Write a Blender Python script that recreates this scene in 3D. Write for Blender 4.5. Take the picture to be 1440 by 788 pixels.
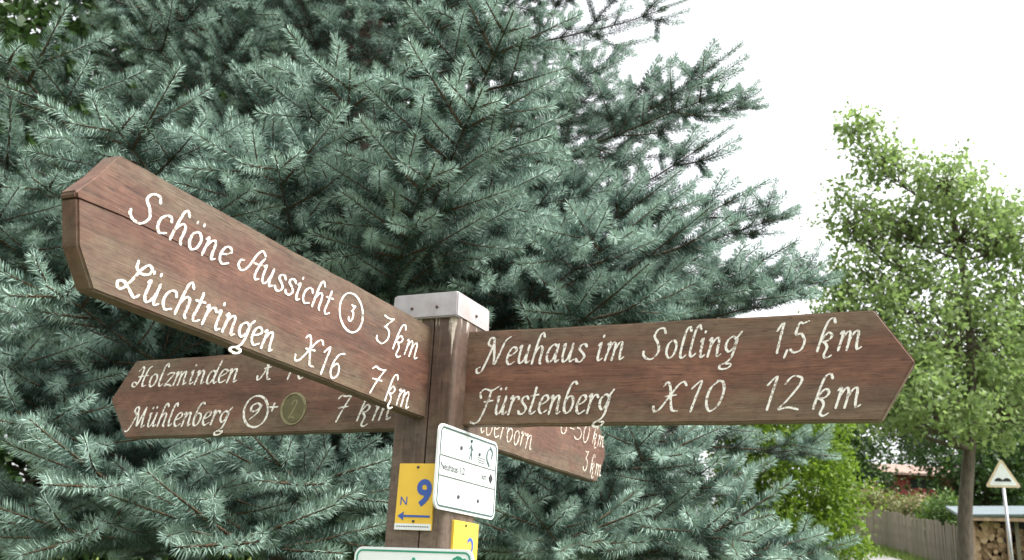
import bpy, bmesh, math, random
import numpy as np
from mathutils import Vector, Matrix

for o in list(bpy.data.objects): bpy.data.objects.remove(o)
S = bpy.context.scene
C = S.collection
R = math.radians

# ------------------------------------------------------------------ camera
EYE = 1.6
PITCH, ROLL, FPX = 0.3047, 0.0509, 1424.28
cd = bpy.data.cameras.new('camera')
cam = bpy.data.objects.new('camera', cd); C.objects.link(cam)
cd.sensor_width = 36; cd.sensor_fit = 'HORIZONTAL'; cd.lens = 36 * FPX / 1440
cd.clip_start = .05; cd.clip_end = 3000
FWD = Vector((0, math.cos(PITCH), math.sin(PITCH)))
_r = Vector((1, 0, 0)); _u = _r.cross(FWD)
RGT = math.cos(ROLL) * _r + math.sin(ROLL) * _u
UPV = -math.sin(ROLL) * _r + math.cos(ROLL) * _u
mw = Matrix((RGT, UPV, -FWD)).transposed().to_4x4(); mw.translation = (0, 0, EYE)
cam.matrix_world = mw
cd.dof.use_dof = True; cd.dof.focus_distance = 2.05; cd.dof.aperture_fstop = 10
S.camera = cam

# ------------------------------------------------------------------ sky, sun, exposure
SUN_EL, SUN_AZ = R(60), R(106)          # azimuth clockwise from +Y
w = bpy.data.worlds.new('World'); S.world = w; w.use_nodes = True
nt = w.node_tree; nt.nodes.clear()
sky = nt.nodes.new('ShaderNodeTexSky'); sky.sky_type = 'NISHITA'; sky.sun_disc = False
sky.sun_elevation = SUN_EL; sky.sun_rotation = SUN_AZ
sky.air_density = 1.0; sky.dust_density = 6.0; sky.ozone_density = 1.0
hs = nt.nodes.new('ShaderNodeHueSaturation'); hs.inputs['Saturation'].default_value = .12
bg = nt.nodes.new('ShaderNodeBackground'); bg.inputs['Strength'].default_value = .15
wo = nt.nodes.new('ShaderNodeOutputWorld')
nt.links.new(sky.outputs[0], hs.inputs['Color']); nt.links.new(hs.outputs[0], bg.inputs[0]); nt.links.new(bg.outputs[0], wo.inputs[0])
sl = bpy.data.lights.new('sun', 'SUN'); sl.energy = .8; sl.angle = R(18); sl.color = (1, .96, .9)
sun = bpy.data.objects.new('sun', sl); C.objects.link(sun)
sd = Vector((math.sin(SUN_AZ) * math.cos(SUN_EL), math.cos(SUN_AZ) * math.cos(SUN_EL), math.sin(SUN_EL)))
sun.rotation_euler = (-sd).to_track_quat('-Z', 'Y').to_euler(); sun.location = sd * 50
S.view_settings.view_transform = 'Standard'; S.view_settings.look = 'None'
S.view_settings.exposure = 1.9; S.view_settings.gamma = 1
S.view_settings.use_curve_mapping = False
S.render.resolution_x = 1024; S.render.resolution_y = 560
S.render.engine = 'CYCLES'

# ------------------------------------------------------------------ helpers
def at(px, py, Y):
    """point at depth Y (metres north of the camera) in the direction of a measured photo position"""
    d = FWD + RGT * ((px - 720) / FPX) - UPV * ((py - 394) / FPX)
    return Vector((0, 0, EYE)) + d * (Y / d.y)

def mesh(name, verts, faces, mat, parent=None, smooth=False):
    me = bpy.data.meshes.new(name)
    me.from_pydata([tuple(v) for v in verts], [], faces); me.update()
    if mat: me.materials.append(mat)
    if smooth: me.polygons.foreach_set('use_smooth', [True] * len(me.polygons))
    o = bpy.data.objects.new(name, me); C.objects.link(o); o.parent = parent
    return o

def npmesh(name, V, Q, mat, parent=None, attr=None, nper=4):
    """fast mesh from numpy: V (n,3), Q (m,nper) polygons"""
    me = bpy.data.meshes.new(name)
    me.vertices.add(len(V)); me.vertices.foreach_set('co', np.ascontiguousarray(V, np.float32).ravel())
    m = len(Q)
    me.loops.add(m * nper); me.loops.foreach_set('vertex_index', np.ascontiguousarray(Q, np.int32).ravel())
    me.polygons.add(m); me.polygons.foreach_set('loop_start', np.arange(0, m * nper, nper, dtype=np.int32))
    me.update(calc_edges=True)
    if attr is not None:
        a = me.attributes.new('age', 'FLOAT', 'POINT'); a.data.foreach_set('value', np.ascontiguousarray(attr, np.float32))
    if mat: me.materials.append(mat)
    o = bpy.data.objects.new(name, me); C.objects.link(o); o.parent = parent
    return o

def bmobj(name, bm, mat, parent=None, smooth=False):
    me = bpy.data.meshes.new(name); bm.to_mesh(me); bm.free()
    if mat: me.materials.append(mat)
    if smooth: me.polygons.foreach_set('use_smooth', [True] * len(me.polygons))
    o = bpy.data.objects.new(name, me); C.objects.link(o); o.parent = parent
    return o

def empty(name, loc=(0, 0, 0), rz=0):
    o = bpy.data.objects.new(name, None); C.objects.link(o); o.location = loc; o.rotation_euler.z = rz
    o.empty_display_size = .1
    return o

def tag(o, label=None, cat=None, group=None, kind=None):
    if label: o['label'] = label
    if cat: o['category'] = cat
    if group: o['group'] = group
    if kind: o['kind'] = kind
    return o

def box(bm, x0, x1, y0, y1, z0, z1, bev=0):
    m = Matrix.Translation(((x0 + x1) / 2, (y0 + y1) / 2, (z0 + z1) / 2)) @ Matrix.Diagonal((x1 - x0, y1 - y0, z1 - z0, 1))
    r = bmesh.ops.create_cube(bm, size=1, matrix=m)
    if bev:
        es = list({e for v in r['verts'] for e in v.link_edges})
        bmesh.ops.bevel(bm, geom=es, offset=bev, segments=2, affect='EDGES', profile=.5)

def tubes(paths, sides=6):
    """paths: list of (list of points, list of radii) -> verts, quads"""
    V = []; F = []
    for pts, rad in paths:
        n0 = len(V)
        for i, p in enumerate(pts):
            a = pts[min(i + 1, len(pts) - 1)] - pts[max(i - 1, 0)]
            a = a.normalized() if a.length > 1e-9 else Vector((0, 0, 1))
            s = a.cross(Vector((0, 0, 1)) if abs(a.z) < .9 else Vector((1, 0, 0))).normalized(); t = a.cross(s)
            for k in range(sides):
                th = 2 * math.pi * k / sides
                V.append(p + (s * math.cos(th) + t * math.sin(th)) * rad[i])
        for i in range(len(pts) - 1):
            for k in range(sides):
                a0 = n0 + i * sides + k; a1 = n0 + i * sides + (k + 1) % sides
                F.append((a0, a1, a1 + sides, a0 + sides))
        F.append(tuple(n0 + (len(pts) - 1) * sides + k for k in range(sides)))
        F.append(tuple(n0 + k for k in reversed(range(sides))))
    return V, F

# ------------------------------------------------------------------ materials
class NT:
    def __init__(s, name):
        s.m = bpy.data.materials.new(name); s.m.use_nodes = True
        s.t = s.m.node_tree; s.b = s.t.nodes['Principled BSDF']; s.out = s.t.nodes['Material Output']
    def n(s, typ, **kw):
        x = s.t.nodes.new(typ)
        for k, v in kw.items():
            if k in x.inputs: x.inputs[k].default_value = v
            else: setattr(x, k, v)
        return x
    def l(s, a, b): s.t.links.new(a, b)
    def coord(s, scale=(1, 1, 1), out='Object', loc=(0, 0, 0)):
        tc = s.n('ShaderNodeTexCoord'); mp = s.n('ShaderNodeMapping')
        mp.inputs['Scale'].default_value = scale; mp.inputs['Location'].default_value = loc
        s.l(tc.outputs[out], mp.inputs[0]); return mp.outputs[0]
    def noise(s, vec, scale=5, detail=4, rough=.55, dist=0):
        x = s.n('ShaderNodeTexNoise'); x.inputs['Scale'].default_value = scale; x.inputs['Detail'].default_value = detail
        x.inputs['Roughness'].default_value = rough; x.inputs['Distortion'].default_value = dist
        s.l(vec, x.inputs['Vector']); return x.outputs['Fac']
    def ramp(s, fac, stops):
        x = s.n('ShaderNodeValToRGB'); e = x.color_ramp.elements
        while len(e) < len(stops): e.new(.5)
        for i, (p, c) in enumerate(stops):
            e[i].position = p; e[i].color = (c if len(c) == 4 else (*c, 1)) if not isinstance(c, (int, float)) else (c, c, c, 1)
        s.l(fac, x.inputs[0]); return x.outputs[0]
    def mix(s, fac, a, b, mode='MIX'):
        x = s.n('ShaderNodeMix'); x.data_type = 'RGBA'; x.blend_type = mode
        for v, i in ((fac, 0), (a, 6), (b, 7)):
            if isinstance(v, (int, float)): x.inputs[i].default_value = v
            elif isinstance(v, tuple): x.inputs[i].default_value = (*v, 1) if len(v) == 3 else v
            else: s.l(v, x.inputs[i])
        return x.outputs[2]
    def math(s, op, a, b=0.):
        x = s.n('ShaderNodeMath'); x.operation = op
        for v, i in ((a, 0), (b, 1)):
            if isinstance(v, (int, float)): x.inputs[i].default_value = v
            else: s.l(v, x.inputs[i])
        return x.outputs[0]
    def bump(s, h, strength=.3, dist=.01):
        x = s.n('ShaderNodeBump'); x.inputs['Strength'].default_value = strength; x.inputs['Distance'].default_value = dist
        s.l(h, x.inputs['Height']); s.l(x.outputs[0], s.b.inputs['Normal'])
    def col(s, c, rough=.7, spec=.3):
        if isinstance(c, tuple): s.b.inputs['Base Color'].default_value = (*c, 1)
        else: s.l(c, s.b.inputs['Base Color'])
        s.b.inputs['Roughness'].default_value = rough; s.b.inputs['Specular IOR Level'].default_value = spec
        return s.m

def plain(name, c, rough=.6, spec=.3, metal=0, var=.12, scale=30):
    k = NT(name); f = k.noise(k.coord(), scale, 4)
    v = k.ramp(f, [(.25, tuple(x * (1 - var) for x in c)), (.75, tuple(min(1, x * (1 + var)) for x in c))])
    k.b.inputs['Metallic'].default_value = metal
    v = k.mix(k.ramp(k.noise(k.coord((1, 1, .5)), scale * .6, 6, .7), [(.55, 0.), (.8, .35)]), v, tuple(x * .55 for x in c))
    return k.col(v, rough, spec)

def stained_wood(name, dark, mid, light, algae=.55, drips=False, vertical=False, seed=0., axis_x=True):
    """stained, weathered timber; grain runs along object X (arms) or Z (post)"""
    k = NT(name)
    sc = (1.0, 9, 9) if not vertical else (9, 9, 1.0)
    v = k.coord(sc, loc=(seed, seed * .7, seed * .3))
    g = k.noise(v, 5, 6, .6, .6)
    fine = k.noise(k.coord((3, 60, 60) if not vertical else (60, 60, 3), loc=(seed, 0, 0)), 6, 3, .6)
    base = k.ramp(g, [(.22, dark), (.45, mid), (.8, light)])
    base = k.mix(k.ramp(fine, [(.3, .35), (.52, 0.)]), base, tuple(x * .6 for x in dark))
    # worn, paler and redder patches
    p = k.noise(k.coord((2.5, 5, 5), loc=(seed * 2, 1, 2)), 3, 5, .6)
    base = k.mix(k.ramp(p, [(.5, 0.), (.68, .75)]), base, tuple(min(1, x * 1.25 + .01) for x in light))
    # grey-green algae film, stronger towards the weathered upper edge
    a = k.noise(k.coord((2.2, 6, 5), loc=(seed * 3, 3, 1)), 2.6, 6, .65)
    if not vertical:
        tc = k.n('ShaderNodeTexCoord'); sx = k.n('ShaderNodeSeparateXYZ'); k.l(tc.outputs['Object'], sx.inputs[0])
        e = k.math('ABSOLUTE', k.math('SUBTRACT', sx.outputs[2], .1))
        e = k.math('MULTIPLY', k.math('SUBTRACT', e, .03), 3.2)
        a = k.math('ADD', a, e)
    base = k.mix(k.ramp(a, [(.46, 0.), (.7, algae)]), base, (.125, .11, .07))
    sp = k.noise(k.coord((1, 1, 1), loc=(seed, 5, 0)), 160, 2, .5)
    base = k.mix(k.ramp(sp, [(.72, 0.), (.78, .35)]), base, (.22, .2, .14))
    if drips:
        tc = k.n('ShaderNodeTexCoord'); sx = k.n('ShaderNodeSeparateXYZ'); k.l(tc.outputs['Object'], sx.inputs[0])
        dn = k.noise(k.coord((30, 30, 2.0)), 2.2, 4, .6)
        h = k.math('MULTIPLY', k.math('SUBTRACT', sx.outputs[2], 2.06), 2.2)
        k2 = k.math('ADD', dn, h)
        base = k.mix(k.ramp(k2, [(.74, 0.), (.80, .9)]), base, (.62, .54, .45))
        hw = k.math('MULTIPLY', k.math('SUBTRACT', 1.96, sx.outputs[2]), 1.5)
        base = k.mix(k.ramp(k.math('ADD', k.noise(k.coord((25, 25, 3)), 2, 4), hw), [(.55, 0.), (.8, .55)]), base, (.17, .13, .10))
    bl = k.noise(k.coord((1.2, 3, 3), loc=(seed * 5, 2, 7)), 4, 5, .7)
    base = k.mix(k.ramp(bl, [(.56, 0.), (.72, .55)]), base, tuple(x * .5 for x in dark))
    mo = k.noise(k.coord((1, 2, 2), loc=(seed, 1, 8)), 38, 6, .75)
    base = k.mix(k.ramp(mo, [(.38, .5), (.55, 0.)]), base, tuple(x * .55 for x in mid))
    base = k.mix(k.ramp(mo, [(.6, 0.), (.75, .3)]), base, (.2, .15, .11))
    ck = k.noise(k.coord((.9, 16, 16) if not vertical else (16, 16, .9), loc=(seed, 9, 4)), 4, 2, .5)
    ck = k.math('ABSOLUTE', k.math('SUBTRACT', ck, .5))
    base = k.mix(k.ramp(ck, [(.002, .55), (.008, 0.)]), base, tuple(x * .25 for x in dark))
    hgt = k.math('ADD', k.math('MULTIPLY', g, 1.0), k.math('MULTIPLY', fine, .5))
    k.bump(hgt, .35, .004)
    return k.col(base, .62, .35)

def leafmat(name, c0, c1, trans=.35, rough=.5, spec=.3):
    k = NT(name)
    oi = k.n('ShaderNodeNewGeometry')
    base = k.ramp(oi.outputs['Random Per Island'], [(0, c0), (1, c1)])
    k.col(base, rough, spec)
    tr = k.n('ShaderNodeBsdfTranslucent'); k.l(k.mix(.5, base, (c1[0] * 1.08, c1[1] * 1.22, c1[2] * .75)), tr.inputs[0])
    mx = k.n('ShaderNodeMixShader'); mx.inputs[0].default_value = trans
    k.l(k.b.outputs[0], mx.inputs[1]); k.l(tr.outputs[0], mx.inputs[2]); k.l(mx.outputs[0], k.out.inputs[0])
    return k.m

def barkmat(name, c0, c1, sc=(6, 6, 1.5)):
    k = NT(name); f = k.noise(k.coord(sc), 4, 6, .65)
    k.bump(f, .6, .03); return k.col(k.ramp(f, [(.3, c0), (.7, c1)]), .9, .15)

def grassmat():
    k = NT('grass_ground'); f = k.noise(k.coord(), .6, 8, .7); g = k.noise(k.coord(), 14, 4, .7)
    b = k.ramp(f, [(.35, (.07, .10, .025)), (.65, (.12, .15, .035))])
    b = k.mix(k.ramp(g, [(.55, 0.), (.7, .6)]), b, (.15, .14, .06))
    k.bump(g, .6, .05); return k.col(b, .95, .1)

def roadmat():
    k = NT('road_surface'); f = k.noise(k.coord(), 1.2, 8, .7); g = k.noise(k.coord(), 90, 3, .7)
    b = k.ramp(f, [(.35, (.12, .115, .108)), (.65, (.19, .185, .175))])
    b = k.mix(k.ramp(g, [(.55, 0.), (.65, .4)]), b, (.33, .32, .3))
    k.bump(g, .4, .01); return k.col(b, .9, .2)

M = {}
M['grass'] = grassmat(); M['road'] = roadmat()
M['blade'] = leafmat('grass_blade', (.08, .13, .025), (.16, .21, .05), .3)
M['needle'] = None

# ------------------------------------------------------------------ ground
def ground(x, y):
    t = max(0., y - 3.)
    z = .145 * (math.sqrt(t * t + 4) - 2) if y > 3 else 0.
    if y > 32:
        z = .145 * (math.sqrt(29 * 29 + 4) - 2) + .05 * (min(y, 70) - 32)
    return z + .04 * math.sin(x * .7) * math.sin(y * .5)

def sheet(xs, ys, dz=0., fn=ground):
    V = [(x, y, fn(x, y) + dz) for y in ys for x in xs]
    n = len(xs)
    F = [(j * n + i, j * n + i + 1, (j + 1) * n + i + 1, (j + 1) * n + i) for j in range(len(ys) - 1) for i in range(n - 1)]
    return V, F
def axis(a, b, step, far): 
    c = list(np.arange(a, b + step / 2, step)); return [-far, -far / 3, a - 25] + c + [b + 25, far / 3, far]
V, F = sheet(axis(-25, 35, 1.0, 900), axis(-6, 60, 1.0, 900))
g = mesh('ground', V, F, M['grass'], smooth=True); tag(g, kind='structure')

# lane: passes in front of the post, curves up to the right and on along the fence
lane = [(-14, -2.5), (-4, -.5), (3, 2.0), (6.4, 8), (7.6, 14), (8.2, 19), (8.6, 23.2), (7.6, 28), (4, 34), (-4, 40)]
def cr(P, n=10):
    P = [Vector(p) for p in P]; out = []
    for i in range(len(P) - 1):
        a, b, c, d = P[max(i - 1, 0)], P[i], P[i + 1], P[min(i + 2, len(P) - 1)]
        for k in range(n):
            t = k / n
            out.append(.5 * ((2 * b) + (c - a) * t + (2 * a - 5 * b + 4 * c - d) * t * t + (3 * b - a - 3 * c + d) * t ** 3))
    out.append(P[-1]); return out
pl = cr(lane, 12); V = []; F = []
for i, p in enumerate(pl):
    a = (pl[min(i + 1, len(pl) - 1)] - pl[max(i - 1, 0)]).normalized(); nrm = Vector((-a.y, a.x))
    for k in range(7):
        q = p + nrm * (-1.3 + 2.6 * k / 6); V.append((q.x, q.y, ground(q.x, q.y) + .02 + .015 * (1 - abs(k - 3) / 3)))
    if i:
        for k in range(6): n0 = (i - 1) * 7 + k; F.append((n0, n0 + 1, n0 + 8, n0 + 7))
road = mesh('lane', V, F, M['road'], smooth=True); tag(road, kind='structure')

# grass blades on the verge beside the lane
rng = np.random.default_rng(5)
def blades(n, x0, x1, y0, y1, h0, h1):
    x = rng.uniform(x0, x1, n); y = rng.uniform(y0, y1, n)
    d = np.min([np.hypot(x - p.x, y - p.y) for p in pl], axis=0); keep = d > 1.25
    x, y = x[keep], y[keep]; n = len(x)
    z = np.array([ground(a, b) for a, b in zip(x, y)])
    th = rng.uniform(0, 6.28, n); h = rng.uniform(h0, h1, n); wd = h * .09 + .004
    b = np.stack([x, y, z - .01], 1); s = np.stack([np.cos(th), np.sin(th), 0 * th], 1) * wd[:, None]
    tip = b + np.stack([rng.normal(0, .35, n) * h, rng.normal(0, .35, n) * h, h], 1)
    V = np.stack([b - s, b + s, tip], 1).reshape(-1, 3)
    return V, np.arange(3 * n).reshape(-1, 3)
V, F = blades(26000, 6.0, 12.0, 14, 31, .05, .2)
gb = npmesh('verge_grass', V, F, M['blade'], nper=3)
tag(gb, 'short yellow green grass on the verge between lane and plank fence', 'grass', kind='stuff')

# ------------------------------------------------------------------ leafy trees and shrubs
def leaves(centres, per, spread, size, rg, up=.4, flat=1.0):
    """rhombic folded leaves scattered in clumps round the centres"""
    cs = np.repeat(np.asarray(centres), per, 0); n = len(cs)
    p = cs + rg.normal(0, 1, (n, 3)) * np.asarray(spread) * np.array([1, 1, flat])
    d = rg.normal(0, 1, (n, 3)); d[:, 2] -= .35; d /= np.linalg.norm(d, axis=1)[:, None]
    nn = rg.normal(0, 1, (n, 3)); nn[:, 2] += up * 3; s = np.cross(d, nn); s /= np.linalg.norm(s, axis=1)[:, None] + 1e-9
    u = np.cross(s, d)
    L = (size * rg.uniform(.65, 1.25, n))[:, None]; W = L * .33
    mid = p + d * L * .45
    V = np.stack([p, mid + s * W + u * W * .35, p + d * L, mid - s * W + u * W * .35], 1).reshape(-1, 3)
    return V, np.arange(4 * n).reshape(-1, 4)

def lobes_points(lobes, rg, shell=.55):
    out = []
    for (c, r, n) in lobes:
        d = rg.normal(0, 1, (n, 3)); d /= np.linalg.norm(d, axis=1)[:, None]
        rad = rg.uniform(shell ** 3, 1, n) ** (1 / 3)
        out.append(np.asarray(c) + d * rad[:, None] * np.asarray(r))
    return np.concatenate(out)

def broadleaf(name, label, base, trunk, lobes, per, spread, size, leaf_mat, bark, rad, seed, group=None, twig=.018, cat='tree', shell=.5, up=.4):
    rg = np.random.default_rng(seed); t = empty(name, base); b = Vector(base)
    tp = [Vector(p) - b for p in trunk]; tp = cr(tp, 5); n = len(tp)
    paths = [(tp, [rad * (1 - .72 * i / (n - 1)) * (1.25 if i == 0 else 1) for i in range(n)])]
    lb = [(np.asarray(c) - np.asarray(base), r, k) for c, r, k in lobes]
    cen = lobes_points(lb, rg, shell)
    for c, r, k in lb:                      # one limb into each lobe, twigs from it to the clumps
        c = Vector(c)
        j = min(range(n // 3, n), key=lambda i: abs((tp[i].z) - (c.z - .55 * (c - tp[i]).length)))
        a = tp[j]; m = (a + c) / 2 + Vector((0, 0, -.12 * (c - a).length))
        limb = cr([a, m, c], 5); r0 = rad * (1 - .72 * j / (n - 1)) * .5
        paths.append((limb, [r0 * (1 - .75 * i / (len(limb) - 1)) for i in range(len(limb))]))
        for q in cen[np.linalg.norm((cen - np.asarray(c)) / np.asarray(r), axis=1) < 1.02][:46]:
            q = Vector(q); i = rg.integers(len(limb) // 2, len(limb)); s0 = limb[i]
            m = (s0 + q) / 2 + Vector((rg.normal(0, .1), rg.normal(0, .1), -.05)) * (q - s0).length
            paths.append((cr([s0, m, q], 3), [twig * (1 - .8 * u / 6) for u in range(7)]))
    V, F = tubes(paths, 6); mesh('trunk', V, F, bark, t, True)
    V, Q = leaves(cen, per, spread, size, rg, up)
    npmesh('crown', V, Q, leaf_mat, t)
    tag(t, label, cat, group); return t

M['bark'] = barkmat('bark_grey', (.05, .042, .032), (.13, .11, .085))
M['leaf_light'] = leafmat('leaf_light', (.125, .185, .065), (.24, .315, .13), .48)
M['leaf_dark'] = leafmat('leaf_dark', (.022, .05, .016), (.055, .10, .03), .3)
M['leaf_mid'] = leafmat('leaf_mid', (.04, .08, .02), (.09, .15, .035), .35)
M['leaf_lime'] = leafmat('leaf_lime', (.045, .10, .012), (.17, .25, .03), .4)
M['leaf_shrub'] = leafmat('leaf_shrub', (.10, .13, .04), (.21, .20, .09), .3)
M['petal'] = plain('petal', (.5, .33, .27), .7)

def gp(px, Y, py=760, dz=0.):
    p = at(px, py, Y); return Vector((p.x, p.y, ground(p.x, p.y) + dz))

# pale street tree right of the lane
b = gp(1356, 18, 788, -.1)
T = lambda x, y, Y=18: tuple(at(x, y, Y))
broadleaf('street_tree', 'slender pale green broadleaf tree with grey trunk beside the woodshed', b,
    [b, T(1357, 740), T(1361, 660), T(1367, 590), T(1366, 500), T(1360, 420), T(1345, 330), T(1330, 250)],
    [(T(1330, 470, 17.6), (1.5, 1.5, 1.1), 70), (T(1400, 470, 18.5), (1.5, 1.5, 1.2), 70), (T(1235, 410), (1.0, 1.0, .8), 52), (T(1180, 440), (.6, .8, .9), 34),
     (T(1350, 335), (1.1, 1.2, .9), 56), (T(1330, 260), (.85, .8, .6), 34), (T(1425, 330), (.9, 1., .8), 44), (T(1265, 310), (.8, .7, .5), 30),
     (T(1235, 230), (.55, .5, .55), 20), (T(1190, 310), (.5, .5, .7), 20), (T(1205, 185), (.5, .4, .35), 12), (T(1310, 570, 17), (1.1, 1.1, .55), 46), (T(1420, 575), (1.2, 1.2, .7), 46),
     (T(1260, 510, 17.5), (.8, .9, .6), 40), (T(1480, 420), (1.2, 1.2, 1.4), 46), (T(1230, 560, 18.5), (.6, .6, .45), 22), (T(1185, 500, 18.5), (.5, .6, .5), 18)],
    40, .15, .118, M['leaf_light'], M['bark'], .14, 3, twig=.016, shell=.35)

# darker trees behind the fence
def back_tree(px, Y, top, wid, label, seed, mat='leaf_dark', low=None, per=55, size=.17):
    b = gp(px, Y); tz = at(px, top, Y).z; h = tz - b.z; lo = low if low else .25
    lobes = []
    rr = random.Random(seed)
    for i in range(9):
        z = b.z + h * (lo + (1 - lo) * (i + .5) / 9); wz = wid * (1 - .55 * abs(i - 3) / 6)
        lobes.append(((b.x + rr.uniform(-.4, .4) * wz, b.y + rr.uniform(-.4, .4) * wz, z), (wz * .75, wz * .75, h * .12), 26))
    broadleaf('shade_tree', label, b, [b, b + Vector((0, 0, h * .3)), b + Vector((.2, .1, h * .6)), b + Vector((.1, .3, h * .9))], lobes, per, .24, size, M[mat], M['bark'], .17, seed,
              'trees behind the plank fence', twig=.025)
back_tree(1196, 36, 520, 2.1, 'dark green tree behind the garden fence, left of the red shed', 11, low=.12)
back_tree(1300, 55, 500, 3.4, 'dark green tree standing behind the red shed roof', 12, low=.45)
back_tree(1395, 34, 540, 2.4, 'dark green tree right behind the woodshed roof', 13, low=.16)
back_tree(1470, 36, 470, 3.0, 'mid green tree beyond the warning sign', 14, 'leaf_mid', low=.12)

# bright clipped hedge bush between spruce and lane
b = gp(1085, 9.2, 740)
rg = np.random.default_rng(21)
hb = empty('hedge_bush', b)
lob = []
for i in range(11):
    z = .15 + 2.7 * i / 10; wz = .84 * (1 - .5 * max(0, i - 7) / 3)
    for k in range(3):
        lob.append(((rg.uniform(-.25, .25), rg.uniform(-.2, .2), z), (wz * .86, wz * .8, .24), 26))
cen = lobes_points(lob, rg, .72)
V, Q = leaves(cen, 60, .075, .045, rg, .5); npmesh('crown', V, Q, M['leaf_lime'], hb)
V, F = tubes([([Vector((rg.normal(0, .05), rg.normal(0, .05), -.1)), Vector((a, c, 1.2)), Vector((a * 1.6, c * 1.6, 2.2))], [.04, .03, .01]) for a, c in rg.normal(0, .14, (7, 2))], 6)
mesh('stems', V, F, M['bark'], hb)
tag(hb, 'dense yellow green hedge bush beside the spruce', 'bush')

# garden shrubs behind the fence
shr = [(1222, 31, 690, .75, 'leaf_shrub', 'tall pinkish green shrub at the far end of the plank fence'), (1262, 30, 700, .8, 'leaf_shrub', 'pale olive shrub in the middle of the plank fence'),
       (1300, 28.5, 702, .8, 'leaf_shrub', 'olive shrub with pale blossoms spilling over the fence'), (1322, 27, 712, .6, 'leaf_lime', 'low bright green shrub at the lane end of the fence'),
       (1338, 26, 700, .75, 'leaf_mid', 'mid green shrub touching the trunk of the street tree')]
for i, (px, Y, top, wd, mt, lab) in enumerate(shr):
    rg = np.random.default_rng(40 + i); b = gp(px, Y + .9, 735); h = (at(px, top, Y + .9).z - b.z) * 1.0
    t = empty('garden_shrub', b)
    cen = lobes_points([((rg.uniform(-.2, .2), rg.uniform(-.2, .2), h * f), (wd * (1 - .3 * f), wd * .8, h * .22), 22) for f in (.35, .55, .75, .85)], rg, .6)
    V, Q = leaves(cen, 34, .12, .10, rg, .3); npmesh('foliage', V, Q, M[mt], t)
    V, F = tubes([([Vector((0, 0, -.05)), Vector((a, c, h * .5)), Vector((a * 2, c * 2, h * .9))], [.02, .015, .006]) for a, c in rg.normal(0, .18, (6, 2))], 5)
    mesh('stems', V, F, M['bark'], t)
    if i in (0, 2):
        V, Q = leaves(cen[::3] + [0, -.25, .05], 5, .12, .09, rg, .3); npmesh('blossom', V, Q, M['petal'], t)
    tag(t, lab, 'shrub', 'shrubs behind the plank fence')

# ------------------------------------------------------------------ plank fence
k = NT('grey_plank'); f = k.noise(k.coord((14, 14, 1.2)), 3, 6, .6); oi = k.n('ShaderNodeObjectInfo')
cc = k.ramp(f, [(.3, (.12, .10, .075)), (.7, (.28, .245, .195))]); cc = k.mix(k.math('MULTIPLY', oi.outputs['Random'], .6), cc, (.12, .115, .075)); k.bump(f, .4, .01)
M['plank'] = k.col(cc, .9, .15)
fa, fb_ = gp(1196, 30.5, 755), gp(1350, 23.5, 775)
fd = (fb_ - fa); fl = math.hypot(fd.x, fd.y); ang = math.atan2(fd.y, fd.x)
fence = empty('plank_fence', fa, 0)
tag(fence, 'weathered grey vertical plank fence along the grass verge', 'fence')
bm = bmesh.new(); box(bm, -.058, .058, -.011, .011, -.15, .98, .003); pm = bpy.data.meshes.new('plank'); bm.to_mesh(pm); bm.free(); pm.materials.append(M['plank'])
rr = random.Random(8); npk = int(fl / .135)
for i in range(npk):
    u = (i + .5) / npk; x, y = fd.x * u, fd.y * u
    o = bpy.data.objects.new('plank', pm); C.objects.link(o); o.parent = fence
    o.location = (x + rr.uniform(-.006, .006), y, ground(fa.x + x, fa.y + y) - fa.z + rr.uniform(-.02, .05)); o.rotation_euler = (rr.uniform(-.015, .015), rr.uniform(-.02, .02), ang + rr.uniform(-.05, .05))
    o.scale = (rr.uniform(.9, 1.06), 1, rr.uniform(.95, 1.06))
for zz in (.25, .75):
    pts = []
    for j in range(12):
        u = j / 11; x, y = fd.x * u, fd.y * u
        off = Vector((math.sin(ang), -math.cos(ang), 0)) * -.032
        pts.append(Vector((x, y, ground(fa.x + x, fa.y + y) - fa.z + zz)) + (off if off.y > 0 else -off))
    V, F = tubes([(pts, [.03] * 12)], 4); mesh('rail', V, F, M['plank'], fence)
for j in range(6):
    u = j / 5; x, y = fd.x * u, fd.y * u; off = Vector((math.sin(ang), -math.cos(ang), 0)) * -.09
    off = off if off.y > 0 else -off
    z0 = ground(fa.x + x, fa.y + y) - fa.z; p = Vector((x, y, z0)) + off
    V, F = tubes([([p + Vector((0, 0, -.3)), p + Vector((0, 0, .95))], [.05, .05])], 8); mesh('post', V, F, M['plank'], fence)

# ------------------------------------------------------------------ red garden shed
M['redwall'] = plain('red_boards', (.21, .045, .045), .7, var=.25, scale=8)
M['tile'] = plain('brown_roof', (.22, .15, .12), .8, var=.3, scale=12)
M['whitetrim'] = plain('white_trim', (.72, .70, .66), .6)
M['dark'] = plain('dark_glass', (.02, .022, .025), .2, .5)
hb_ = gp(1300, 45, 690); top = at(1295, 677, 45).z
sh = empty('red_shed', hb_, R(-8)); H = top - hb_.z
bw = 2.6 / 16
for i in range(16):
    bm = bmesh.new(); x0 = -1.25 + i * bw; box(bm, x0 + .006, x0 + bw - .006, -1.5, -1.47, 0, H, .004); bmobj('board', bm, M['redwall'], sh)
bm = bmesh.new(); box(bm, -1.24, 1.34, -1.468, 1.5, -.3, H - .03); bmobj('wall', bm, M['redwall'], sh)
bm = bmesh.new(); box(bm, -.75, .25, -1.53, -1.505, H - .48, H - .10); wn = bmobj('window', bm, M['dark'], sh)
bm = bmesh.new()
for v in ((-1.75, -1.95, H + .02), (1.65, -1.95, H - .02), (1.65, 0.2, H + .62), (-1.75, 0.2, H + .66)): bm.verts.new(v)
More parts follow.
